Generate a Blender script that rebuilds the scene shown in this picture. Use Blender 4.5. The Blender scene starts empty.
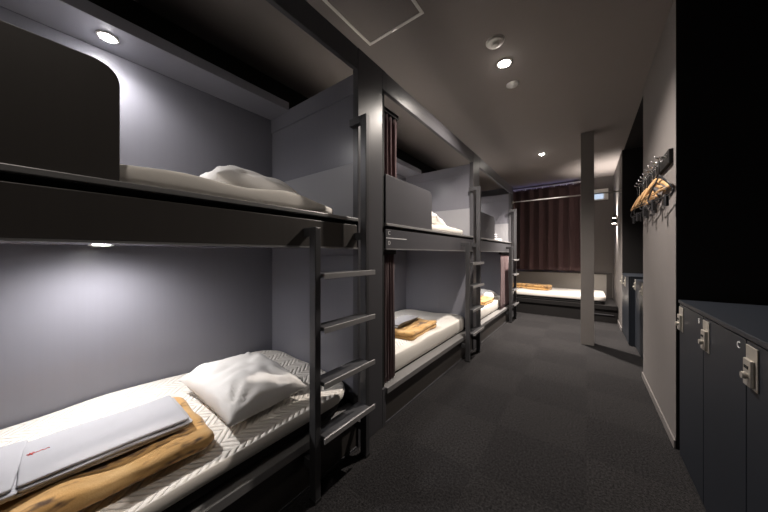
import bpy, bmesh, math, random
from mathutils import Vector, Matrix, noise

C = bpy.context.scene.collection
sc = bpy.context.scene
PI = math.pi
R = math.radians

# ------------------------------------------------------------------ camera
cam_data = bpy.data.cameras.new('camera')
cam_data.sensor_width = 36.0
cam_data.lens = 270.0 / 768.0 * 36.0
cam_data.shift_y = -2.0 / 768.0
cam_data.clip_start = 0.02
cam = bpy.data.objects.new('camera', cam_data)
C.objects.link(cam)
cam.location = (0, 0, 1.2)
cam.rotation_euler = (R(90), 0, math.atan2(0.6, 0.8))
sc.camera = cam

# ------------------------------------------------------------------ world, exposure
world = bpy.data.worlds.new('world')
sc.world = world
world.use_nodes = True
bg = world.node_tree.nodes['Background']
bg.inputs[0].default_value = (0.45, 0.42, 1.0, 1)
bg.inputs[1].default_value = 3.0
sc.view_settings.view_transform = 'Standard'
sc.view_settings.look = 'None'
sc.view_settings.gamma = 1.0
sc.view_settings.use_curve_mapping = False
sc.view_settings.exposure = 0.0

E_CEIL, E_BUNK, E_SCONCE = 290.0, 37.0, 120.0
WARM = (1.0, 0.90, 0.81)
NEUT = (1.0, 0.96, 0.94)

# ------------------------------------------------------------------ dimensions
H = 2.81            # ceiling
FX = -1.13          # front plane of the bunks
BX = -2.125         # back plane inside the bunks
RX = 0.44           # right wall plane
BY = 7.26           # back wall
P0, PERIOD, OPEN = -0.59, 2.12, 1.83

# ------------------------------------------------------------------ helpers
def tag(o, label=None, cat=None, group=None, kind=None):
    if label: o['label'] = label
    if cat: o['category'] = cat
    if group: o['group'] = group
    if kind: o['kind'] = kind
    return o

def thing(name, label, cat, loc=(0, 0, 0), rotz=0.0, group=None):
    o = bpy.data.objects.new(name, None)
    o.empty_display_size = 0.05
    C.objects.link(o)
    o.location = loc
    o.rotation_euler = (0, 0, rotz)
    return tag(o, label, cat, group)

def obj(name, bm, mat, parent=None, bevel=0.0, smooth=False, sub=0):
    me = bpy.data.meshes.new(name)
    bmesh.ops.recalc_face_normals(bm, faces=bm.faces[:])
    bm.to_mesh(me)
    bm.free()
    mats = mat if isinstance(mat, (list, tuple)) else [mat]
    for m in mats: me.materials.append(m)
    o = bpy.data.objects.new(name, me)
    C.objects.link(o)
    if smooth:
        for p in me.polygons: p.use_smooth = True
    if bevel:
        b = o.modifiers.new('bevel', 'BEVEL')
        b.width = bevel; b.segments = 2; b.limit_method = 'ANGLE'; b.angle_limit = R(40)
    if sub:
        s = o.modifiers.new('subsurf', 'SUBSURF'); s.levels = sub; s.render_levels = sub
    if parent: o.parent = parent
    return o

def box(bm, x0, x1, y0, y1, z0, z1, mi=0):
    v = [bm.verts.new(p) for p in ((x0,y0,z0),(x1,y0,z0),(x1,y1,z0),(x0,y1,z0),(x0,y0,z1),(x1,y0,z1),(x1,y1,z1),(x0,y1,z1))]
    fs = []
    for idx in ((0,3,2,1),(4,5,6,7),(0,1,5,4),(1,2,6,5),(2,3,7,6),(3,0,4,7)):
        f = bm.faces.new([v[i] for i in idx]); f.material_index = mi; fs.append(f)
    return fs   # bottom, top, -y, +x, +y, -x

def bx(*a):
    bm = bmesh.new(); box(bm, *a); return bm

def prism(bm, pts, axis, a, b):
    """extrude a 2-D polygon along axis from a to b; pts are the other two coordinates in x,y,z order"""
    def mk(p, q):
        if axis == 'x': return (q, p[0], p[1])
        if axis == 'y': return (p[0], q, p[1])
        return (p[0], p[1], q)
    A = [bm.verts.new(mk(p, a)) for p in pts]
    B = [bm.verts.new(mk(p, b)) for p in pts]
    n = len(pts)
    bm.faces.new(A); bm.faces.new(B[::-1])
    for i in range(n):
        bm.faces.new((A[i], A[(i+1) % n], B[(i+1) % n], B[i]))

def tube(bm, pts, ra, rb=None, seg=10, up=Vector((0, 1, 0)), cap=True):
    """sweep an ellipse; ra across 'up'-normal, rb along 'up'; ra/rb may be lists"""
    pts = [Vector(p) for p in pts]
    n = len(pts)
    RA = ra if isinstance(ra, (list, tuple)) else [ra]*n
    rb = RA if rb is None else rb
    RB = rb if isinstance(rb, (list, tuple)) else [rb]*n
    rings = []
    for i, p in enumerate(pts):
        t = (pts[min(i+1, n-1)] - pts[max(i-1, 0)]).normalized()
        u = up - t*up.dot(t)
        if u.length < 1e-4: u = Vector((1, 0, 0)) - t*t.x
        if u.length < 1e-4: u = Vector((0, 0, 1))
        u.normalize(); w = t.cross(u)
        rings.append([bm.verts.new(p + w*RA[i]*math.cos(2*PI*k/seg) + u*RB[i]*math.sin(2*PI*k/seg)) for k in range(seg)])
    for a, b in zip(rings, rings[1:]):
        for k in range(seg):
            bm.faces.new((a[k], a[(k+1) % seg], b[(k+1) % seg], b[k]))
    if cap:
        bm.faces.new(rings[0][::-1]); bm.faces.new(rings[-1])

def bars(bm, pts, wx, wy):
    """square-section bar following pts (for bent flat steel); wx half width across, wy along y"""
    tube(bm, pts, wx, wy, seg=4)

def lathe(bm, prof, seg=24, loc=(0, 0, 0)):
    loc = Vector(loc)
    rings = []
    for r, z in prof:
        if r < 1e-6: rings.append([bm.verts.new(loc + Vector((0, 0, z)))])
        else: rings.append([bm.verts.new(loc + Vector((r*math.cos(2*PI*k/seg), r*math.sin(2*PI*k/seg), z))) for k in range(seg)])
    for a, b in zip(rings, rings[1:]):
        for k in range(seg):
            k2 = (k+1) % seg
            if len(a) == 1 and len(b) == 1: continue
            if len(a) == 1: bm.faces.new((a[0], b[k2], b[k]))
            elif len(b) == 1: bm.faces.new((a[k], a[k2], b[0]))
            else: bm.faces.new((a[k], a[k2], b[k2], b[k]))

def rrect(w, l, r, n=6, sub=14):
    """rounded rectangle outline centred on the origin, w along x, l along y, straight runs subdivided"""
    pts = []
    cs = [(w/2-r, l/2-r, 0), (-w/2+r, l/2-r, 90), (-w/2+r, -l/2+r, 180), (w/2-r, -l/2+r, 270)]
    for ci, (cx, cy, a0) in enumerate(cs):
        for k in range(n+1):
            a = R(a0 + 90*k/n)
            pts.append((cx + r*math.cos(a), cy + r*math.sin(a)))
        nx, ny, na = cs[(ci+1) % 4]
        p = pts[-1]; a = R(na); q = (nx + r*math.cos(a), ny + r*math.sin(a))
        for k in range(1, sub):
            pts.append((p[0] + (q[0]-p[0])*k/sub, p[1] + (q[1]-p[1])*k/sub))
    return pts

def slab(w, l, h, rc=0.06, re=0.02, layers=1, und=0.0, fr=4.0, seed=0, edge=0.0, rings=12, sub=18):
    """soft slab (mattress, folded cloth): rounded plan, rounded edges, layered sides, undulating top; base at z 0"""
    bm = bmesh.new()
    out = rrect(w, l, rc, 6, sub)
    off = Vector((seed*7.3, seed*3.1, seed*1.7))
    R_ = []
    def wob(x, y): return noise.noise(Vector((x*fr, y*fr, 0)) + off)
    def ring(inset, z, wav):
        sx = (w/2-inset)/(w/2); sy = (l/2-inset)/(l/2)
        vs = []
        for (x, y) in out:
            k = edge*wob(x*1.3+5, y*1.3)
            X = x*sx*(1+k/(w/2)); Y = y*sy*(1+k/(l/2)*0.6)
            vs.append(bm.verts.new((X, Y, z + und*wob(x*sx, y*sy)*wav)))
        R_.append(vs)
    lh = h/layers
    for L in range(layers):
        m = 6
        for k in range(m+1):
            if L > 0 and k == 0: continue
            a = -PI/2 + PI*k/m
            ring(re*(1-math.cos(a)), L*lh + lh*(0.5+0.5*math.sin(a)), (L*lh + lh*(0.5+0.5*math.sin(a)))/h)
    m0 = min(w, l)/2
    for k in range(1, rings+1):
        ring(re + (m0-re-0.004)*k/rings, h, 1.0)
    for a, b in zip(R_, R_[1:]):
        n = len(a)
        for k in range(n):
            bm.faces.new((a[k], a[(k+1) % n], b[(k+1) % n], b[k]))
    bm.faces.new(R_[0][::-1])
    t = R_[-1]; n = len(t)
    bm.faces.new(t)
    bmesh.ops.triangulate(bm, faces=[bm.faces[-1]]) if False else None
    return bm

def pillow_bm(w, l, t, seed=0, nu=34, nv=30):
    bm = bmesh.new()
    off = Vector((seed*5.7, seed*2.3, 0))
    def P(u, v, s):
        prof = max((1-abs(u)**2.6)*(1-abs(v)**2.6), 0)**0.5
        pin = 1 - 0.09*(1-abs(v)**2)*abs(u)**6
        pin2 = 1 - 0.09*(1-abs(u)**2)*abs(v)**6
        x = w/2*u*pin; y = l/2*v*pin2
        wr = noise.noise(Vector((x*5, y*5, s)) + off)*0.034 + abs(noise.noise(Vector((x*11, y*9, s)) + off))*0.026
        for cu in (-1, 1):
            for cv in (-1, 1):
                d = math.hypot(u-cu, v-cv); a = math.atan2(v-cv, u-cu)
                wr += 0.017*math.sin(a*15 + seed)*math.exp(-((d-0.45)/0.30)**2)
        ed = max(abs(u), abs(v))
        wr += 0.006*math.sin(34*(u if abs(v) > abs(u) else v))*max(0, ed-0.7)
        z = t*0.5*prof*(1.0 if s > 0 else 0.7)
        z = z*s + wr*prof*(1 if s > 0 else 0.3)
        return (x, y, z + t*0.35)
    top = {}; bot = {}
    for i in range(nu+1):
        for j in range(nv+1):
            u = -1 + 2*i/nu; v = -1 + 2*j/nv
            top[i, j] = bm.verts.new(P(u, v, 1))
            if i in (0, nu) or j in (0, nv): bot[i, j] = top[i, j]
            else: bot[i, j] = bm.verts.new(P(u, v, -1))
    for i in range(nu):
        for j in range(nv):
            for d, fl in ((top, 0), (bot, 1)):
                q = [d[i, j], d[i+1, j], d[i+1, j+1], d[i, j+1]]
                if fl: q.reverse()
                bm.faces.new(q)
    return bm

def curtain_bm(length, zt, zb, amp, waves, axis='y', flare=0.0, seed=0, thick=0.004, gather=0.0, nz=14):
    """pleated curtain hanging from zt to zb, running along axis from 0 to length"""
    bm = bmesh.new()
    n = int(waves*10)
    off = Vector((seed*3.3, 0, 0))
    g = []
    for s in (0, 1):
        cols = []
        for i in range(n+1):
            col = []
            for j in range(nz+1):
                f = j/nz
                z = zt + (zb-zt)*f
                u = i/n
                ph = 2*PI*waves*u + 0.7*noise.noise(Vector((u*4, f*1.5, 2)) + off)
                a = amp*(0.75 + 0.35*f)*(0.8 + 0.4*noise.noise(Vector((u*5, f, 9)) + off))
                d = a*math.sin(ph) + a*0.25*math.sin(2*ph+1) + s*thick
                y = length*u + flare*f*(u-0.5) + 0.25*amp*math.sin(2*ph)
                y = length*0.5 + (y-length*0.5)*(1 - gather*math.sin(PI*min(1, f*1.2)))
                col.append(bm.verts.new((d, y, z) if axis == 'y' else (y, d, z)))
            cols.append(col)
        g.append(cols)
    for cols in g:
        for i in range(n):
            for j in range(nz):
                bm.faces.new((cols[i][j], cols[i+1][j], cols[i+1][j+1], cols[i][j+1]))
    a, b = g
    for i in range(n):
        bm.faces.new((a[i][0], a[i+1][0], b[i+1][0], b[i][0]))
        bm.faces.new((a[i][nz], a[i+1][nz], b[i+1][nz], b[i][nz]))
    for j in range(nz):
        bm.faces.new((a[0][j], a[0][j+1], b[0][j+1], b[0][j]))
        bm.faces.new((a[n][j], a[n][j+1], b[n][j+1], b[n][j]))
    return bm

def text_bm(txt, size, depth=0.001):
    cu = bpy.data.curves.new('letters', 'FONT')
    cu.body = txt; cu.size = size; cu.extrude = depth; cu.align_x = 'CENTER'; cu.align_y = 'CENTER'
    o = bpy.data.objects.new('letters', cu)
    C.objects.link(o)
    dg = bpy.context.evaluated_depsgraph_get()
    me = bpy.data.meshes.new_from_object(o.evaluated_get(dg))
    bm = bmesh.new(); bm.from_mesh(me)
    bpy.data.objects.remove(o); bpy.data.curves.remove(cu); bpy.data.meshes.remove(me)
    return bm

def copy_tree(o, parent=None):
    c = o.copy(); C.objects.link(c)
    if parent: c.parent = parent
    for ch in list(o.children): copy_tree(ch, c)
    return c

# ------------------------------------------------------------------ materials
def new_mat(name):
    m = bpy.data.materials.new(name); m.use_nodes = True
    nt = m.node_tree
    return m, nt, nt.nodes['Principled BSDF']

def L(nt, a, b): nt.links.new(a, b)

def mat(name, col, rough=0.5, metal=0.0, var=0.12, scale=(8, 8, 8), bump=0.0, bscale=None, spec=0.5, detail=4, sheen=0.0, rvar=0.0, coat=0.0):
    m, nt, b = new_mat(name)
    tc = nt.nodes.new('ShaderNodeTexCoord')
    mp = nt.nodes.new('ShaderNodeMapping'); mp.inputs['Scale'].default_value = scale
    nz = nt.nodes.new('ShaderNodeTexNoise'); nz.inputs['Scale'].default_value = 1.0; nz.inputs['Detail'].default_value = detail
    L(nt, tc.outputs['Object'], mp.inputs[0]); L(nt, mp.outputs[0], nz.inputs['Vector'])
    cr = nt.nodes.new('ShaderNodeMix'); cr.data_type = 'RGBA'
    cr.inputs[6].default_value = tuple(c*(1-var) for c in col) + (1,)
    cr.inputs[7].default_value = tuple(min(1, c*(1+var)) for c in col) + (1,)
    L(nt, nz.outputs['Fac'], cr.inputs[0]); L(nt, cr.outputs[2], b.inputs['Base Color'])
    b.inputs['Roughness'].default_value = rough
    b.inputs['Metallic'].default_value = metal
    b.inputs['Specular IOR Level'].default_value = spec
    if coat: b.inputs['Coat Weight'].default_value = coat; b.inputs['Coat Roughness'].default_value = 0.25
    if sheen: b.inputs['Sheen Weight'].default_value = sheen; b.inputs['Sheen Roughness'].default_value = 0.5
    if rvar:
        mr = nt.nodes.new('ShaderNodeMapRange')
        mr.inputs[3].default_value = rough-rvar; mr.inputs[4].default_value = rough+rvar
        L(nt, nz.outputs['Fac'], mr.inputs[0]); L(nt, mr.outputs[0], b.inputs['Roughness'])
    if bump:
        src = nz
        if bscale:
            n2 = nt.nodes.new('ShaderNodeTexNoise'); n2.inputs['Scale'].default_value = bscale; n2.inputs['Detail'].default_value = 5
            L(nt, tc.outputs['Object'], n2.inputs['Vector']); src = n2
        bp = nt.nodes.new('ShaderNodeBump'); bp.inputs['Strength'].default_value = bump; bp.inputs['Distance'].default_value = 0.004
        L(nt, src.outputs['Fac'], bp.inputs['Height']); L(nt, bp.outputs[0], b.inputs['Normal'])
    return m

def emit(name, col, strength):
    m, nt, b = new_mat(name)
    b.inputs['Base Color'].default_value = col + (1,)
    b.inputs['Emission Color'].default_value = col + (1,)
    b.inputs['Emission Strength'].default_value = strength
    return m

def chevron(name, col, band=0.075, period=0.034, dist=0.007):
    m, nt, b = new_mat(name)
    N = nt.nodes
    tc = N.new('ShaderNodeTexCoord'); sp = N.new('ShaderNodeSeparateXYZ'); L(nt, tc.outputs['Object'], sp.inputs[0])
    def M(op, a, c):
        n = N.new('ShaderNodeMath'); n.operation = op
        for i, v in enumerate((a, c)):
            if v is None: continue
            if isinstance(v, (int, float)): n.inputs[i].default_value = v
            else: L(nt, v, n.inputs[i])
        return n.outputs[0]
    z = M('PINGPONG', sp.outputs[0], band)
    ph = M('MULTIPLY', M('ADD', sp.outputs[1], z), 2*PI/period)
    s = M('ABSOLUTE', M('SINE', M('MULTIPLY', ph, 0.5), None), None)
    s = M('POWER', s, 0.6)
    ge = N.new('ShaderNodeNewGeometry'); sn = N.new('ShaderNodeSeparateXYZ'); L(nt, ge.outputs['True Normal'], sn.inputs[0])
    s = M('MULTIPLY', s, M('GREATER_THAN', sn.outputs[2], 0.85))
    bp = N.new('ShaderNodeBump'); bp.inputs['Strength'].default_value = 1.0; bp.inputs['Distance'].default_value = dist
    L(nt, s, bp.inputs['Height']); L(nt, bp.outputs[0], b.inputs['Normal'])
    b.inputs['Base Color'].default_value = col + (1,)
    b.inputs['Roughness'].default_value = 0.85
    b.inputs['Specular IOR Level'].default_value = 0.2
    return m

def carpet():
    m, nt, b = new_mat('carpet')
    N = nt.nodes
    tc = N.new('ShaderNodeTexCoord')
    n1 = N.new('ShaderNodeTexNoise'); n1.inputs['Scale'].default_value = 95; n1.inputs['Detail'].default_value = 8; n1.inputs['Roughness'].default_value = 0.75
    n2 = N.new('ShaderNodeTexNoise'); n2.inputs['Scale'].default_value = 320; n2.inputs['Detail'].default_value = 2
    ck = N.new('ShaderNodeTexChecker'); ck.inputs['Scale'].default_value = 2.0
    for n in (n1, n2, ck): L(nt, tc.outputs['Object'], n.inputs['Vector'])
    cr = N.new('ShaderNodeValToRGB')
    cr.color_ramp.elements[0].position = 0.41; cr.color_ramp.elements[0].color = (0.009, 0.0085, 0.0088, 1)
    cr.color_ramp.elements[1].position = 0.60; cr.color_ramp.elements[1].color = (0.046, 0.0436, 0.0448, 1)
    L(nt, n1.outputs['Fac'], cr.inputs[0])
    mx = N.new('ShaderNodeMix'); mx.data_type = 'RGBA'; mx.blend_type = 'MULTIPLY'; mx.inputs[0].default_value = 1
    ck.inputs['Color1'].default_value = (1.0, 1.0, 1.0, 1); ck.inputs['Color2'].default_value = (0.84, 0.84, 0.85, 1)
    L(nt, cr.outputs[0], mx.inputs[6]); L(nt, ck.outputs['Color'], mx.inputs[7]); L(nt, mx.outputs[2], b.inputs['Base Color'])
    b.inputs['Roughness'].default_value = 1.0; b.inputs['Specular IOR Level'].default_value = 0.1
    b.inputs['Sheen Weight'].default_value = 0.06; b.inputs['Sheen Roughness'].default_value = 0.4
    bp = N.new('ShaderNodeBump'); bp.inputs['Strength'].default_value = 0.8; bp.inputs['Distance'].default_value = 0.006
    L(nt, n2.outputs['Fac'], bp.inputs['Height']); L(nt, bp.outputs[0], b.inputs['Normal'])
    return m

def blanket_mat():
    m, nt, b = new_mat('tan_blanket')
    N = nt.nodes
    tc = N.new('ShaderNodeTexCoord')
    n1 = N.new('ShaderNodeTexNoise'); n1.inputs['Scale'].default_value = 6.5; n1.inputs['Detail'].default_value = 3; n1.inputs['Roughness'].default_value = 0.7
    mp = N.new('ShaderNodeMapping'); mp.inputs['Scale'].default_value = (1.6, 0.8, 2.5)
    L(nt, tc.outputs['Object'], mp.inputs[0]); L(nt, mp.outputs[0], n1.inputs['Vector'])
    cr = N.new('ShaderNodeValToRGB'); e = cr.color_ramp.elements
    e[0].position = 0.36; e[0].color = (0.13, 0.080, 0.052, 1)
    e[1].position = 0.45; e[1].color = (0.60, 0.35, 0.13, 1)
    e2 = e.new(0.7); e2.color = (0.70, 0.45, 0.20, 1)
    L(nt, n1.outputs['Fac'], cr.inputs[0]); L(nt, cr.outputs[0], b.inputs['Base Color'])
    n2 = N.new('ShaderNodeTexNoise'); n2.inputs['Scale'].default_value = 200
    L(nt, tc.outputs['Object'], n2.inputs['Vector'])
    bp = N.new('ShaderNodeBump'); bp.inputs['Strength'].default_value = 0.4; bp.inputs['Distance'].default_value = 0.003
    L(nt, n2.outputs['Fac'], bp.inputs['Height']); L(nt, bp.outputs[0], b.inputs['Normal'])
    b.inputs['Roughness'].default_value = 0.95; b.inputs['Sheen Weight'].default_value = 0.3
    b.inputs['Specular IOR Level'].default_value = 0.1
    return m

GRAIN = (55, 55, 1.2)
M_lam = mat('grey_grained_laminate', (0.074, 0.073, 0.080), 0.35, var=0.04, scale=GRAIN, rvar=0.008)
M_lamd = mat('dark_laminate', (0.060, 0.054, 0.050), 0.38, var=0.08, scale=GRAIN)
M_in = mat('blue_grey_interior_panel', (0.195, 0.195, 0.224), 0.27, var=0.03, scale=GRAIN)
M_in2 = mat('light_grey_divider', (0.30, 0.30, 0.32), 0.4, var=0.03, scale=GRAIN)
M_rail = mat('grey_metal_rail', (0.30, 0.295, 0.295), 0.35, metal=0.3, var=0.05, scale=(40, 4, 40))
M_blk = mat('black_paint_and_shade', (0.010, 0.009, 0.009), 0.75, var=0.1, spec=0.25)
M_board = mat('beige_back_board', (0.33, 0.31, 0.285), 0.7, var=0.04)
M_gap = mat('black_recess', (0.006, 0.006, 0.006), 0.8)
M_ceil = mat('grey_ceiling_paint', (0.25, 0.225, 0.217), 0.8, var=0.04, scale=(3, 3, 3), bump=0.05, bscale=150)
M_wall = mat('warm_grey_wallpaper', (0.195, 0.179, 0.173), 0.8, var=0.05, scale=(30, 30, 3), bump=0.08, bscale=220)
M_col = mat('grey_column_paint', (0.235, 0.216, 0.205), 0.7, var=0.05)
M_car = carpet()
M_steel = mat('dark_steel', (0.085, 0.085, 0.09), 0.38, metal=0.35, var=0.1, scale=(40, 40, 4))
M_rung = mat('lit_steel_tread', (0.42, 0.41, 0.41), 0.42, metal=0.4, var=0.1, scale=(60, 8, 60))  # paler than the ladder steel: light on the tread fronts put into the colour
M_rubber = mat('black_rubber', (0.015, 0.015, 0.015), 0.7)
M_top = chevron('quilted_cream_topper', (0.86, 0.82, 0.76))
M_core = mat('shaded_mattress_fabric', (0.014, 0.013, 0.013), 0.9)  # dark fabric taken near black, with the shade under the topper in its colour
M_corec = mat('cream_mattress_fabric', (0.50, 0.47, 0.42), 0.9, var=0.06)
M_pil = mat('white_cotton', (0.80, 0.78, 0.76), 0.8, var=0.02, bump=0.1, bscale=40, spec=0.2)
M_sheet = mat('white_folded_cotton', (0.46, 0.457, 0.485), 0.8, var=0.03, bump=0.15, bscale=30, spec=0.2)
M_towel = mat('pale_grey_towel', (0.42, 0.41, 0.42), 0.95, var=0.05, bump=0.3, bscale=180, spec=0.1)
M_bl = blanket_mat()
M_cur = mat('dark_plum_curtain', (0.118, 0.070, 0.073), 0.85, var=0.2, scale=(120, 120, 120), sheen=0.2, spec=0.2)
M_lock = mat('navy_locker_enamel', (0.017, 0.021, 0.029), 0.42, var=0.08, scale=(5, 5, 5))
M_plate = mat('satin_nickel', (0.55, 0.52, 0.47), 0.4, metal=0.6, var=0.05)
M_white = mat('white_plastic', (0.88, 0.86, 0.82), 0.5, var=0.03)
M_wmet = mat('white_enamel_tube', (0.62, 0.60, 0.58), 0.35, metal=0.3, var=0.03)
M_print = mat('white_print', (0.72, 0.72, 0.72), 0.6, var=0.02)
M_red = mat('red_thread', (0.80, 0.12, 0.10), 0.8)
M_wood = mat('pale_beech', (0.66, 0.40, 0.19), 0.45, var=0.2, scale=(20, 60, 20))
M_hblk = mat('black_hanger_plastic', (0.018, 0.018, 0.02), 0.4)
M_chrome = mat('chrome', (0.65, 0.65, 0.65), 0.2, metal=1.0, var=0.02)
M_lamp = emit('downlight_lens', (1.0, 0.93, 0.85), 120.0)
M_lampb = emit('bunk_light_lens', (1.0, 0.97, 0.96), 180.0)
M_scl = emit('sconce_lens', (1.0, 0.90, 0.80), 18.0)
M_screen = emit('sign_face', (0.62, 0.78, 1.0), 0.75)
M_glass, _nt, _b = new_mat('window_glass')
_b.inputs['Transmission Weight'].default_value = 1.0; _b.inputs['Roughness'].default_value = 0.02; _b.inputs['IOR'].default_value = 1.45

# ------------------------------------------------------------------ setting
def struct(name, bm, m, **k):
    o = obj(name, bm, m, **k); o['kind'] = 'structure'; return o

XL, XR, YF = -2.30, 1.30, -1.60
struct('floor', bx(XL, XR, YF, BY+0.1, -0.1, 0.0), M_car)
bm = bmesh.new(); box(bm, XL, RX+0.02, YF, BY+0.1, H, H+0.1)
struct('ceiling', bm, M_ceil)
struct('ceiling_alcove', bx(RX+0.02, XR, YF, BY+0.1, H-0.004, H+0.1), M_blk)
struct('wall_left', bx(XL-0.1, XL, YF, BY+0.1, 0, H), M_blk)
struct('wall_front', bx(XL, XR, YF-0.1, YF, 0, H), M_wall)
# the right wall: two full blocks with black ends, between them two locker alcoves
def right_block(name, y0, y1):
    bm = bmesh.new(); fs = box(bm, RX, XR, y0, y1, 0, H-0.005)
    fs[2].material_index = 1; fs[4].material_index = 1
    return struct(name, bm, [M_wall, M_blk], bevel=0.003)
right_block('wall_right', 2.41, 3.61)
right_block('wall_right_far', 5.55, BY)
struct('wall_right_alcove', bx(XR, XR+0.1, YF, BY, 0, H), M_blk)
struct('baseboard_right', bx(RX-0.010, RX, 2.405, 3.615, 0, 0.055), M_wall, bevel=0.003)
struct('baseboard_right_far', bx(RX-0.010, RX, 5.55, BY, 0, 0.055), M_wall, bevel=0.003)
# back wall with its window opening
WX0, WX1, WZ0, WZ1 = -1.75, -0.14, 0.86, 2.755
bm = bmesh.new()
box(bm, XL, WX0, BY, BY+0.12, 0, H); box(bm, WX1, XR, BY, BY+0.12, 0, H)
box(bm, WX0, WX1, BY, BY+0.12, 0, WZ0); box(bm, WX0, WX1, BY, BY+0.12, WZ1, H)
struct('wall_back', bm, M_wall)
w = struct('window_1', bx(WX0, WX1, BY+0.075, BY+0.085, WZ0, WZ1), M_glass)
bm = bmesh.new()
for a in ((WX0, WX0+0.05, WZ0, WZ1), (WX1-0.05, WX1, WZ0, WZ1), ((WX0+WX1)/2-0.025, (WX0+WX1)/2+0.025, WZ0, WZ1)):
    box(bm, a[0], a[1], BY+0.05, BY+0.11, a[2], a[3])
box(bm, WX0, WX1, BY+0.05, BY+0.11, WZ0, WZ0+0.05); box(bm, WX0, WX1, BY+0.05, BY+0.11, WZ1-0.03, WZ1)
obj('window_frame', bm, M_white, w)

# column standing in the aisle
bm = bx(-0.062, 0.080, 4.46, 4.60, 0, H)
o = struct('column', bm, M_col, bevel=0.003)

# ------------------------------------------------------------------ bunks
ORD = ['nearest', 'middle', 'farthest']
def bunk(i):
    y0 = P0 + PERIOD*i
    lab = ['grey built-in bunk at the left edge with a black guard board and herringbone mattresses',
           'grey built-in bunk marked C and D between the other two bunks',
           'grey built-in bunk farthest back, beside the window curtain'][i]
    t = thing('bunk_bed', lab, 'bunk bed', (FX, y0, 0), group='built-in bunks along the left side')
    D = BX - FX        # local x of the back plane (negative)
    th = 0.045
    W2 = OPEN + (0.29 if i < 2 else 0.115)
    # posts
    bm = bmesh.new()
    gapw = 0.042 if i < 2 else 0.0
    box(bm, -th, 0, OPEN, W2-gapw, 0, 2.48)
    if gapw: box(bm, -th, 0, W2-gapw, W2, 2.345, 2.48); box(bm, -th, 0, W2-gapw, W2, 0, 0.26)
    obj('post', bm, M_lam, t, bevel=0.003)
    if i == 0: obj('post', bx(-th, 0, -0.29, 0, 0, 2.48), M_lam, t, bevel=0.004)
    obj('header_beam', bx(-0.032, -0.002, 0.001, OPEN-0.001, 2.345, 2.48), M_lam, t, bevel=0.004)
    # upper deck: slab, fascia, recess, edge strip
    obj('fascia', bx(-th, -0.004, 0.002, OPEN-0.002, 1.240, 1.378), M_lamd if i == 0 else M_lam, t, bevel=0.003)
    obj('lower_edge_strip', bx(-0.030, 0.002, 0.002, OPEN-0.002, 1.232, 1.2395), M_rail, t)
    obj('shadow_gap_strip', bx(-th, -0.018, 0.002, OPEN-0.002, 1.378, 1.400), M_gap, t)
    obj('edge_strip', bx(-0.06, 0.006, 0.002, OPEN-0.002, 1.400, 1.420), M_rail, t, bevel=0.003)
    obj('deck', bx(D+0.001, -0.06, 0.012, OPEN+0.018, 1.245, 1.418), M_in, t)
    if i:
        obj('shadow_gap_strip', bx(-0.043, -0.014, -0.0415, -0.0005, 0.261, 2.344), M_gap, t)
    # guard board with a rounded upper corner
    gl = 0.715 if i else 0.765
    r = 0.055
    g0 = 0.003
    pts = [(g0, 1.421), (gl, 1.421)]
    for k in range(9):
        a = R(90*k/8); pts.append((gl-r+r*math.cos(a), 1.767-r+r*math.sin(a)))
    pts.append((g0, 1.767))
    bm = bmesh.new(); prism(bm, pts, 'x', -0.034, -0.004)
    g = obj('guard_panel', bm, M_lamd if i == 0 else M_lam, t, bevel=0.002)
    # inside: back, ends, dividers
    obj('back_panel', bx(D-0.03, D, -0.01, OPEN+0.04, 1.245, 2.322), M_in, t)
    obj('back_panel', bx(D-0.03, D, -0.01, OPEN+0.04, 0.0, 1.245), M_in, t)
    ye = OPEN + 0.02
    obj('end_panel', bx(D, -th, ye, ye+0.03, 1.245, 2.335), M_in, t)
    obj('end_panel', bx(D, -th, ye, ye+0.03, 0.0, 1.245), M_in, t)
    obj('header_board', bx(D+0.001, -th-0.002, ye-0.014, ye-0.001, 2.215, 2.335), M_in, t, bevel=0.002)
    obj('side_guard', bx(D+0.001, -th-0.002, ye-0.012, ye-0.001, 1.421, 1.777), M_in2, t, bevel=0.002)
    obj('seam_batten', bx(-0.46, -th-0.002, ye-0.008, ye-0.001, 0.30, 1.19), M_in, t, bevel=0.002)
    obj('end_panel', bx(D, -th, -0.05, -0.02, 0.0, 2.335), M_in, t)
    obj('soffit_shelf', bx(D+0.001, D+0.262, -0.015, ye-0.015, 2.322, 2.385), M_in, t, bevel=0.002)
    # lower berth: platform, rail, panel to the floor
    obj('bed_base', bx(D+0.001, -0.085, -0.015, ye-0.001, 0.20, 0.262), M_gap, t)
    obj('bed_rail', bx(-0.085, 0.012, 0.002, OPEN-0.002, 0.215, 0.258), M_rail, t, bevel=0.004)
    obj('lower_panel', bx(-0.04, -0.008, 0.002, OPEN-0.002, 0.012, 0.213), M_lamd, t, bevel=0.002)
    obj('kick_strip', bx(-0.030, -0.003, 0.002, OPEN-0.002, 0.0, 0.012), M_lam, t)
    if i == 1:
        for ch, z in (('C', 1.350), ('D', 1.278)):
            bm = text_bm(ch, 0.040)
            bmesh.ops.rotate(bm, verts=bm.verts, cent=(0, 0, 0), matrix=Matrix.Rotation(R(90), 3, 'X') )
            bmesh.ops.rotate(bm, verts=bm.verts, cent=(0, 0, 0), matrix=Matrix.Rotation(R(90), 3, 'Z') )
            bmesh.ops.translate(bm, verts=bm.verts, vec=(-0.0025, 0.043, z))
            l = obj('berth_letter', bm, M_print, t); l['label'] = 'white letter ' + ch
        l = obj('marker_line', bx(-0.004, -0.002, 0.006, 0.275, 1.311, 1.317), M_print, t)
        l['label'] = 'thin white line between the two letters'
    return t
for i in range(3): bunk(i)

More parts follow.
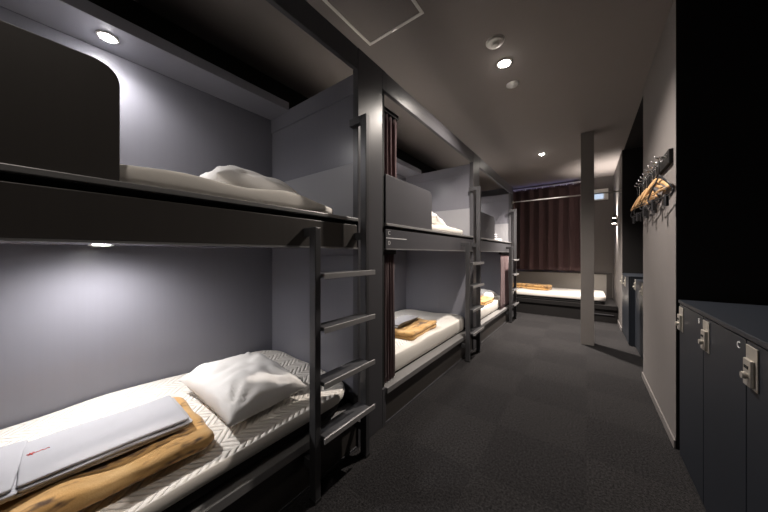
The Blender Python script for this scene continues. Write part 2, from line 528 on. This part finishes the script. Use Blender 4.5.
# bunk end panel that closes the last bunk towards the window
# ------------------------------------------------------------------ ladders
def ladder(i):
    y0 = P0 + PERIOD*i
    lab = ['dark steel ladder in front of the nearest bunk with the herringbone mattress',
           'dark steel ladder on the middle bunk marked C and D',
           'dark steel ladder on the farthest bunk beside the window curtain'][i]
    t = thing('bunk_ladder', lab, 'ladder', (FX, y0, 0), group='steel bunk ladders')
    ya, yb = OPEN - 0.388, OPEN - 0.0175
    w = 0.017
    def bar(pts):
        bm = bmesh.new()
        for (a, b) in zip(pts, pts[1:]):
            x0, x1 = sorted((a[0], b[0])); z0, z1 = sorted((a[1], b[1]))
            yield x0, x1, z0, z1
    # near rail (short) and far rail (tall, hooked back to the post)
    xr = 0.074
    obj('rail', bx(xr-0.026, xr+0.020, ya-w, ya+w, 0.0, 1.33), M_steel, t, bevel=0.003)
    obj('rail', bx(xr-0.026, xr+0.020, yb-w, yb+w, 0.0, 2.03), M_steel, t, bevel=0.003)
    obj('hook_bar', bx(-0.044, xr-0.0265, yb-w, yb+w, 1.985, 2.03), M_steel, t, bevel=0.003)
    obj('bracket', bx(-0.0035, xr-0.0265, ya-w+0.004, ya+w-0.004, 1.285, 1.33), M_steel, t, bevel=0.003)
    obj('bracket', bx(-0.0035, xr-0.0265, yb-w+0.004, yb+w-0.004, 1.285, 1.33), M_steel, t, bevel=0.003)
    obj('bracket', bx(-0.0075, xr-0.0265, ya-w+0.004, ya+w-0.004, 0.145, 0.19), M_steel, t, bevel=0.003)
    obj('bracket', bx(-0.0075, xr-0.0265, yb-w+0.004, yb+w-0.004, 0.145, 0.19), M_steel, t, bevel=0.003)
    for z in (1.105, 0.845, 0.578, 0.315):
        rg = obj('rung', bx(xr-0.040, xr+0.052, ya+w+0.0005, yb-w-0.0005, z-0.022, z), M_steel, t, bevel=0.004)
        obj('lit_tread_front', bx(xr+0.0525, xr+0.060, ya+w-0.010, yb+w+0.004, z-0.026, z+0.002), M_rung, rg, bevel=0.002)  # pale strip stands in for light on the tread front
    for y in (ya, yb):
        obj('foot', bx(xr-0.028, xr+0.022, y-w-0.002, y+w+0.002, 0.0, 0.014), M_rubber, t)
    return t
for i in range(3): ladder(i)

# ------------------------------------------------------------------ mattresses
def mattress(name_lab, x, y, z, w, l, core, hc, ht, seed, und=0.020, rc=0.17, rotz=0, over=0.02, group='bunk mattresses'):
    t = thing('mattress', name_lab, 'mattress', (x, y, z), rotz, group)
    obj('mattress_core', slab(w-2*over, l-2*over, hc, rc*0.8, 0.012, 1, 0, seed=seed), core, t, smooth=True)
    bm = slab(w, l, ht, rc, 0.010, 1, und, 3.2, seed, edge=0.006, rings=16, sub=24)
    bmesh.ops.translate(bm, verts=bm.verts, vec=(0, 0, hc))
    obj('topper', bm, M_top, t, smooth=True)
    return t
mx = (BX+0.012 + FX-0.02)/2; mw = (FX-0.02) - (BX+0.012)
def myc(i): return P0 + PERIOD*i + OPEN/2 + 0.012
ML = 1.80
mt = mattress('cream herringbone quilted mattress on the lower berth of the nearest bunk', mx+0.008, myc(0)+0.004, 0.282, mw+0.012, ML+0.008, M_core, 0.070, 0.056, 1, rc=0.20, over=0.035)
mt.rotation_euler = (0, R(2.1), 0)
mattress('cream quilted mattress on the lower berth of the middle bunk', mx-0.022, myc(1), 0.262, mw-0.044, ML, M_corec, 0.014, 0.135, 2)
mattress('cream quilted mattress on the lower berth of the farthest bunk', mx-0.022, myc(2), 0.262, mw-0.044, ML, M_corec, 0.014, 0.135, 3)
mattress('thin cream quilted mattress on the upper berth of the nearest bunk', mx+0.0, myc(0)-0.04, 1.42, mw-0.05, ML-0.06, M_corec, 0.012, 0.056, 4, und=0.045)
mattress('thin cream mattress on the upper berth of the middle bunk', mx, myc(1)-0.04, 1.42, mw-0.06, ML-0.06, M_corec, 0.012, 0.062, 5, und=0.020)
mattress('thin cream mattress on the upper berth of the farthest bunk', mx-0.03, myc(2)-0.04, 1.42, mw-0.12, ML-0.08, M_corec, 0.01, 0.045, 6, und=0.010)

# ------------------------------------------------------------------ bedding
def soft(name, lab, cat, bm, m, loc, rot=(0, 0, 0), group=None):
    o = obj(name, bm, m, None, smooth=True)
    o.location = loc; o.rotation_euler = rot
    return tag(o, lab, cat, group)
soft('pillow', 'plump white pillow on the herringbone mattress of the nearest lower berth', 'pillow', pillow_bm(0.59, 0.41, 0.21, 1), M_pil, (-1.52, 0.725, 0.415), (R(2), R(4), R(1)), 'white pillows')
soft('pillow', 'white pillow on the upper berth of the nearest bunk', 'pillow', pillow_bm(0.56, 0.46, 0.21, 2), M_pil, (-1.60, 0.77, 1.485), (R(-8), R(4), R(-6)), 'white pillows')
soft('pillow', 'white pillow on the upper berth of the middle bunk', 'pillow', pillow_bm(0.44, 0.34, 0.15, 3), M_pil, (-1.47, 2.70, 1.505), (R(-14), R(0), R(5)), 'white pillows')
soft('pillow', 'white pillow on the lower berth of the farthest bunk', 'pillow', pillow_bm(0.56, 0.40, 0.16, 4), M_pil, (-1.52, 4.85, 0.42), (0, 0, R(4)), 'white pillows')
soft('folded_towel', 'small white folded towel on the upper berth of the farthest bunk', 'towel', slab(0.34, 0.34, 0.07, 0.05, 0.03, 2, 0.012, 6, 7), M_sheet, (-1.40, 4.77, 1.474))

def blanket(lab, x, y, z, w, l, h, seed, rotz=0, layers=2):
    return soft('folded_blanket', lab, 'blanket', slab(w, l, h, 0.04, h/layers*0.5, layers, 0.022, 7, seed, edge=0.010, rings=14, sub=20), M_bl, (x, y, z), (0, 0, rotz), 'tan folded blankets')
blanket('long tan patterned blanket folded under white nightwear on the nearest lower berth', -1.475, 0.10, 0.412, 0.50, 0.78, 0.060, 11, R(-2), 1)
blanket('tan blanket with dark marks folded on the lower berth of the middle bunk', -1.49, 2.38, 0.414, 0.44, 0.62, 0.060, 12, R(4))
blanket('tan blanket folded on the lower berth of the farthest bunk', -1.43, 4.45, 0.414, 0.40, 0.48, 0.066, 13)

def nightwear(lab, x, y, z, w, l, h, n, seed, rotz=0, m=None):
    t = thing('folded_nightwear', lab, 'nightwear', (x, y, z), rotz, 'folded white nightwear')
    for k in range(n):
        s = 1 - 0.02*k
        bm = slab(w*s, l*(1-0.025*((k*7) % 3)), h/n-0.001, 0.012, h/n*0.42, 1, 0.006, 6, seed+k, edge=0.004, rings=10, sub=16)
        bmesh.ops.translate(bm, verts=bm.verts, vec=(0.004*((k % 2)*2-1), 0.008*((k*5) % 3 - 1), k*h/n))
        obj('cloth_layer', bm, m or M_sheet, t, smooth=True)
    return t
nw = nightwear('white folded nightwear with a small red emblem on the tan blanket of the nearest berth', -1.475, 0.205, 0.482, 0.30, 0.45, 0.036, 3, 21, R(-2))
nightwear('white folded garment at the left edge, partly cut off, beside the nightwear with red emblem', -1.50, -0.10, 0.484, 0.33, 0.20, 0.034, 3, 25, R(-6))
nightwear('grey folded towel on the tan blanket in the middle lower berth', -1.57, 2.40, 0.478, 0.18, 0.46, 0.030, 2, 31, R(4), M_towel)
# the red emblem stitched on the nightwear: a star of strokes and a short scribble
bm = bmesh.new()
zz = 0.0
for a in (20, 80, 140):
    dx, dy = 0.016*math.cos(R(a)), 0.016*math.sin(R(a))
    tube(bm, [(-dx, -dy, zz), (dx, dy, zz)], 0.0018, 0.0012, seg=6, up=Vector((0, 0, 1)))
sc_pts = [(0.004*math.sin(k*1.3), 0.018+0.005*k, zz) for k in range(11)]
tube(bm, sc_pts, 0.0011, 0.001, seg=6, up=Vector((0, 0, 1)))
bmesh.ops.scale(bm, verts=bm.verts, vec=(0.6, 0.6, 1))
bmesh.ops.translate(bm, verts=bm.verts, vec=(-0.030, -0.192, 0.0385))
e = obj('emblem', bm, M_red, nw); e['label'] = 'small red star emblem with a scribbled line'

# ------------------------------------------------------------------ bunk curtains
def bunk_curtain(lab, x, y, length, zt, zb, waves, seed, gather=0.0, amp=0.022):
    t = thing('bunk_curtain', lab, 'curtain', (x, y, 0), group='dark plum bunk curtains')
    obj('curtain_cloth', curtain_bm(length, zt, zb, amp, waves, 'y', 0.02, seed, gather=gather), M_cur, t, smooth=True)
    obj('curtain_track', bx(-0.020, 0.022, 0.0, length, zt-0.002, zt+0.030), M_gap, t)
    return t
bunk_curtain('dark plum curtain drawn aside behind the guard board of the middle upper berth', FX-0.105, 1.555, 0.26, 2.28, 1.48, 5, 1)
bunk_curtain('dark plum curtain drawn aside at the near end of the middle lower berth', FX-0.046, 1.540, 0.15, 1.200, 0.268, 5, 2, 0.0, 0.014)
bunk_curtain('dark plum curtain bunched at the far end of the farthest lower berth', FX-0.032, 4.80, 0.62, 1.200, 0.268, 9, 3, 0.12, 0.014)

# ------------------------------------------------------------------ back bed
t = thing('platform_bed', 'low platform bed coloured black for shade, under the window at the end of the aisle', 'bed', (-0.70, 6.6, 0))
def lx(a): return a + 0.70
def ly(a): return a - 6.6
obj('platform', bx(lx(-1.75), lx(RX-0.012), ly(6.10), ly(7.20), 0.225, 0.300), M_blk, t, bevel=0.004)  # black colour carries the shade beneath the overhanging mattress
obj('plinth', bx(lx(-1.75), lx(RX-0.012), ly(6.12), ly(7.20), 0.0, 0.225), M_blk, t)
obj('plinth_rail', bx(lx(-0.02), lx(0.38), ly(6.108), ly(6.12), 0.13, 0.145), M_lam, t)
obj('back_board', bx(lx(-1.75), lx(0.33), ly(7.205), ly(7.235), 0.0, 0.78), M_board, t)
obj('board_cap', bx(lx(-1.75), lx(0.42), ly(7.19), ly(7.245), 0.78, 0.81), M_lamd, t, bevel=0.003)
obj('board_post', bx(lx(0.33), lx(0.42), ly(7.19), ly(7.245), 0.0, 0.78), M_lamd, t, bevel=0.003)
mattress('cream mattress on the low platform bed under the window', -0.72, 6.645, 0.300, 2.00, 1.02, M_core, 0.06, 0.085, 8, und=0.014, rc=0.12, group=None)
soft('folded_blanket', 'tan blanket rolled along the left of the bed under the window', 'blanket',
     slab(0.80, 0.30, 0.10, 0.06, 0.035, 2, 0.02, 6, 14, edge=0.015), M_bl, (-0.99, 6.66, 0.445), (0, 0, R(-12)), 'tan folded blankets')

# ------------------------------------------------------------------ window curtain, pole
t = thing('window_curtain', 'long dark plum pleated curtain closed across the back window', 'curtain', (-1.80, BY-0.13, 0))
obj('curtain_cloth', curtain_bm(1.74, 2.715, 0.835, 0.050, 9, 'x', 0.0, 9, nz=20), M_cur, t, smooth=True)
obj('curtain_rail', bx(-0.02, 1.75, -0.012, 0.012, 2.735, 2.755), M_white, t)
for k in range(15):
    obj('glider', bx(0.06+k*0.1155, 0.075+k*0.1155, -0.004, 0.004, 2.70, 2.7345), M_white, t)

bm = bmesh.new(); tube(bm, [(FX+0.002, 5.60, 2.185), (RX-0.001, 5.60, 2.185)], 0.010, seg=14)
t = thing('hanging_pole', 'slim white pole spanning the aisle from the farthest bunk to the right wall', 'pole', (FX, 5.6, 0))
bmesh.ops.translate(bm, verts=bm.verts, vec=(-FX, -5.6, 0))
obj('tube', bm, M_wmet, t, smooth=True)
for x in (0.0025, RX-FX-0.0125):
    bm = bmesh.new(); tube(bm, [(x, 0, 2.185), (x+0.010, 0, 2.185)], 0.03, seg=18)
    obj('end_flange', bm, M_wmet, t)
# panel that finishes the end of the bunk row and takes the pole
struct('trim_1', bx(BX, FX, 5.61-0.0, 5.66, 0, 2.48), M_lam, bevel=0.003)

# ------------------------------------------------------------------ ceiling fittings
def downlight(lab, x, y, z, lens, r, energy, col, group, angle=138, blend=0.7, soft_r=0.03, flush=False):
    t = thing('downlight', lab, 'light', (x, y, z), group=group)
    bm = bmesh.new(); lathe(bm, [(r, 0), (r*1.35, -0.001), (r*1.35, -0.005), (r*1.05, -0.007), (r, -0.003), (r, 0)], 28)
    obj('trim_ring', bm, M_white, t, smooth=True)
    bm = bmesh.new(); lathe(bm, [(0, -0.001), (r*0.98, -0.001), (r*0.98, -0.003), (0, -0.004)] if flush else [(0, -0.001), (r*0.98, -0.001), (r*0.96, -0.008), (r*0.6, -0.014), (0, -0.016)], 28)
    obj('lens', bm, lens, t)
    if angle is None:                      # open frosted disc: even spread over the half space
        ld = bpy.data.lights.new('lamp', 'AREA'); ld.shape = 'DISK'; ld.size = r*1.8
    else:
        ld = bpy.data.lights.new('lamp', 'SPOT'); ld.spot_size = R(angle); ld.spot_blend = blend; ld.shadow_soft_size = soft_r
    ld.energy = energy; ld.color = col
    lo = bpy.data.objects.new('lamp', ld); C.objects.link(lo); lo.parent = t; lo.location = (0, 0, -0.022)
    return t
downlight('round ceiling downlight shining between two white ceiling discs', -0.555, 2.43, H, M_lamp, 0.045, E_CEIL, WARM, 'ceiling downlights')
downlight('small ceiling downlight farther back, in front of the column and curtain', -0.574, 5.0, H, M_lamp, 0.035, E_CEIL*3.4, WARM, 'ceiling downlights', 100, 1.0)

downlight('added unseen ceiling downlight behind the camera, dim fill for the nearest bunk', -0.555, -0.14, H, M_lamp, 0.045, E_CEIL*0.06, WARM, 'ceiling downlights')  # added lamp out of view, a little fill on the nearest bunk
t = thing('smoke_detector', 'round white smoke detector on the ceiling just before the bright downlight', 'smoke detector', (-0.555, 2.14, H))
bm = bmesh.new(); lathe(bm, [(0.062, 0), (0.062, -0.012), (0.052, -0.022), (0.03, -0.024), (0.03, -0.034), (0.02, -0.040), (0, -0.041)], 28)
obj('body', bm, M_white, t, smooth=True)
bm = bmesh.new(); lathe(bm, [(0.0625, -0.001), (0.066, -0.001), (0.066, -0.006), (0.0625, -0.006), (0.0625, -0.001)], 28)
obj('mounting_ring', bm, M_white, t)
t = thing('ceiling_speaker', 'small round white ceiling fitting just beyond the bright downlight', 'ceiling fitting', (-0.561, 2.78, H))
bm = bmesh.new(); lathe(bm, [(0.055, 0), (0.055, -0.008), (0.040, -0.014), (0.022, -0.016), (0.018, -0.030), (0, -0.032)], 28)
obj('body', bm, M_white, t, smooth=True)

t = thing('access_hatch', 'square ceiling access hatch outlined by a white metal frame above the nearest bunk', 'hatch', (-1.102, 1.366, H))
s, wd = 0.236, 0.022
bm = bmesh.new()
for (a, b, c, d) in ((-s, s, -s, -s+wd), (-s, s, s-wd, s), (-s, -s+wd, -s+wd, s-wd), (s-wd, s, -s+wd, s-wd)):
    box(bm, a, b, c, d, -0.006, 0)
obj('frame', bm, M_white, t, bevel=0.002)
obj('hatch_panel', bx(-s+wd+0.002, s-wd-0.002, -s+wd+0.002, s-wd-0.002, -0.004, -0.0005), M_ceil, t)
obj('latch', bx(-0.02, 0.02, s-wd+0.006, s-0.006, -0.009, -0.0062), M_chrome, t)

# bunk lights: one in every soffit, one under every upper deck
for i in range(3):
    y = 0.26 + PERIOD*i
    who = ['nearest', 'middle', 'farthest'][i]
    downlight('small round reading light under the soffit of the %s upper berth' % who, -1.978, y, 2.3215, M_lampb, 0.032, E_BUNK*0.95, NEUT, 'bunk reading lights', 160, 1.0, 0.03, False)
    downlight('small round reading light above the %s lower berth, under the deck' % who, -1.84, y-0.04, 1.2445, M_lampb, 0.032, E_BUNK*(1.0 if i == 0 else 0.62), NEUT, 'bunk reading lights', 166, 1.0, 0.03, True)


# sconce on the far right wall
t = thing('wall_sconce', 'small up-and-down wall light on the far right wall', 'wall light', (RX, 6.40, 1.80))
obj('back_plate', bx(-0.012, -0.0005, -0.04, 0.04, -0.05, 0.05), M_chrome, t, bevel=0.002)
obj('housing', bx(-0.075, -0.012, -0.035, 0.035, -0.045, 0.045), M_steel, t, bevel=0.004)
for z, up in ((0.0455, 1), (-0.0455, -1)):
    bm = bmesh.new(); box(bm, -0.068, -0.018, -0.028, 0.028, min(z, z+0.005*up), max(z, z+0.005*up))
    obj('lens', bm, M_scl, t)
    ld = bpy.data.lights.new('lamp', 'SPOT'); ld.energy = E_SCONCE; ld.color = WARM; ld.spot_size = R(100); ld.spot_blend = 0.9; ld.shadow_soft_size = 0.03
    lo = bpy.data.objects.new('lamp', ld); C.objects.link(lo); lo.parent = t; lo.location = (-0.030, 0, z+0.012*up)
    lo.rotation_euler = (R(180) if up > 0 else 0, 0, 0)

# lit sign on the back wall
t = thing('lit_sign', 'small white-framed lit panel high on the back wall right of the column', 'sign', (0.235, BY, 2.44))
bm = bmesh.new()
for a in ((-0.125, 0.125, -0.115, -0.09), (-0.125, 0.125, 0.09, 0.115), (-0.125, -0.10, -0.09, 0.09), (0.10, 0.125, -0.09, 0.09)):
    box(bm, a[0], a[1], -0.05, -0.0005, a[2], a[3])
obj('frame', bm, M_white, t, bevel=0.003)
obj('backing', bx(-0.10, 0.10, -0.03, -0.0005, -0.09, 0.09), M_white, t)
obj('lit_face', bx(-0.098, 0.045, -0.036, -0.0302, -0.085, 0.03), M_screen, t)

# ------------------------------------------------------------------ lockers
LT = 0.930
def locker(lab, y1, wid, letter=None, fx=RX, top=LT, lock=True, latch_z=0.815, group='navy lockers', depth=0.5):
    """locker whose far edge is y1, front plane fx, extending towards the camera by wid"""
    t = thing('locker', lab, 'locker', (fx, y1-wid, 0), group=group)
    obj('body', bx(0.018, depth, 0.002, wid-0.002, 0.0, top-0.022), M_lock, t)
    d = obj('door', bx(0.0, 0.017, 0.002, wid-0.002, 0.02, top-0.024), M_lock, t, bevel=0.002)
    if lock:
        ly_ = wid-0.008
        p = obj('lock_plate', bx(-0.004, -0.0003, ly_-0.078, ly_, latch_z-0.062, latch_z+0.078), M_plate, d, bevel=0.002)
        p2 = obj('lock_body', bx(-0.014, -0.0042, ly_-0.064, ly_-0.012, latch_z-0.054, latch_z+0.035), M_plate, d, bevel=0.003)
        obj('coin_slot', bx(-0.0155, -0.0142, ly_-0.052, ly_-0.024, latch_z+0.004, latch_z+0.014), M_gap, d)
        bm = bmesh.new(); tube(bm, [(-0.0142, ly_-0.044, latch_z-0.018), (-0.018, ly_-0.044, latch_z-0.018), (-0.019, ly_-0.044, latch_z-0.018), (-0.027, ly_-0.044, latch_z-0.018)], [0.009, 0.009, 0.012, 0.011], seg=14)
        obj('key_knob', bm, M_plate, d, smooth=False)
    if letter:
        bm = text_bm(letter, 0.034)
        bmesh.ops.rotate(bm, verts=bm.verts, cent=(0, 0, 0), matrix=Matrix.Rotation(R(90), 3, 'X'))
        bmesh.ops.rotate(bm, verts=bm.verts, cent=(0, 0, 0), matrix=Matrix.Rotation(R(-90), 3, 'Z'))
        bmesh.ops.translate(bm, verts=bm.verts, vec=(-0.001, 0.055, 0.872))
        o = obj('letter', bm, M_print, d); o['label'] = 'white letter ' + letter
    return t
locker('navy locker marked B, next to the black end of the grey wall', 2.325, 0.405, 'B')
locker('navy locker marked C, between the locker marked B and the one at the right edge', 1.918, 0.425, 'C')
locker('navy locker at the right edge of the picture, nearest the camera', 1.491, 0.405)
o = obj('worktop', bx(RX-0.004, RX+0.5, 1.05, 2.33, LT-0.020, LT), M_lock, bevel=0.003)
tag(o, 'long navy worktop lying over the near lockers marked B and C', 'worktop')
locker('navy locker in the far alcove right behind the hanger wall', 4.72, 0.54, None, RX+0.06, 0.90, True, 0.80, depth=0.46)
locker('navy locker in the far alcove hidden mostly by the hanger wall', 4.178, 0.54, None, RX+0.06, 0.90, True, 0.80, depth=0.46)
locker('taller navy locker with a black side at the far alcove, its nearer door', 5.14, 0.40, None, RX, 0.93, True, 0.80)
locker('taller navy locker deepest in the far alcove beside the sconce wall', 5.545, 0.40, None, RX, 0.93, True, 0.80)

# ------------------------------------------------------------------ coat hooks and hangers
NH = 9
hy = [2.50 + 0.118*k for k in range(NH)]
t = thing('hook_rail', 'black coat hook board with a row of hooks on the grey right wall', 'coat rack', (RX, 2.46, 1.78))
obj('board', bx(-0.022, -0.0005, 0.0, 1.06, 0.0, 0.09), M_blk, t, bevel=0.003)
for y in hy:
    bm = bmesh.new()
    yy = y-2.46
    tube(bm, [(-0.022, yy, 0.055), (-0.066, yy, 0.050), (-0.076, yy, 0.055), (-0.079, yy, 0.066)], 0.005, seg=8)
    h = obj('hook', bm, M_chrome, t, smooth=True)
    bm = bmesh.new(); tube(bm, [(-0.022, yy, 0.055), (-0.027, yy, 0.055)], 0.014, seg=14)
    obj('rose', bm, M_chrome, h)

def hanger_hook(bm, r=0.0024):
    pts = [(0, 0, -0.120), (0, 0, -0.045)]
    for k in range(13):
        a = R(-90 + 22.5*k); pts.append((0.019*math.cos(a), 0, -0.019 + 0.019*math.sin(a)))
    # stem meets the loop from below, the loop closes over the hook at z = 0
    tube(bm, pts, r, seg=8)
def hanger(kind, lab, loc, rotz):
    t = thing('coat_hanger', lab, 'hanger', loc, rotz, 'wooden hangers' if kind == 'w' else 'black hangers')
    bm = bmesh.new(); hanger_hook(bm); obj('wire_hook', bm, M_chrome if kind == 'w' else M_hblk, t, smooth=True)
    if kind == 'w':
        bm = bmesh.new()
        n = 20; pts = []; ra = []; rb = []
        for k in range(n+1):
            s = -1 + 2*k/n
            pts.append((0.205*s, 0.0, -0.125 - 0.100*abs(s)**1.35 - 0.006*math.cos(PI*s)))
            ra.append(0.009 + 0.007*(1-abs(s)**2)); rb.append(0.0065 + 0.001*abs(s))
        tube(bm, pts, ra, rb, seg=12)
        obj('shoulder_bar', bm, M_wood, t, smooth=True)
        bm = bmesh.new(); tube(bm, [(-0.17, 0, -0.210), (0.17, 0, -0.210)], 0.005, seg=8)
        obj('trouser_bar', bm, M_wood, t, smooth=True)
    else:
        bm = bmesh.new()
        tube(bm, [(-0.19, 0, -0.245), (-0.10, 0, -0.180), (0, 0, -0.125), (0.10, 0, -0.180), (0.19, 0, -0.245)], [0.006, 0.008, 0.011, 0.008, 0.006], 0.004, seg=8)
        tube(bm, [(-0.19, 0, -0.245), (-0.185, 0, -0.265), (-0.16, 0, -0.275), (0.16, 0, -0.275), (0.185, 0, -0.265), (0.19, 0, -0.245)], 0.0045, 0.004, seg=8)
        obj('frame', bm, M_hblk, t, smooth=True)
        for s in (-1, 1):
            bm = bmesh.new()
            prism(bm, [(s*0.10-0.014, -0.265), (s*0.10+0.014, -0.265), (s*0.10+0.018, -0.34), (s*0.10-0.018, -0.34)], 'y', -0.007, 0.007)
            obj('clip', bm, M_hblk, t, bevel=0.002)
    return t
POS = ['first', 'second', 'third', 'fourth', 'fifth', 'sixth', 'seventh', 'eighth', 'ninth']
for k in range(NH):
    kind = 'w' if k in (1, 2, 4, 5, 7) else 'b'
    lab = ('pale wooden hanger on the %s hook from the near end of the board' if kind == 'w' else 'black clip hanger on the %s hook from the near end of the board') % POS[k]
    ang = R(90 + 9 + 0.8*math.sin(k*2.1))
    hanger(kind, lab, (RX-0.058, hy[k], 1.78+0.051+0.0062), ang)
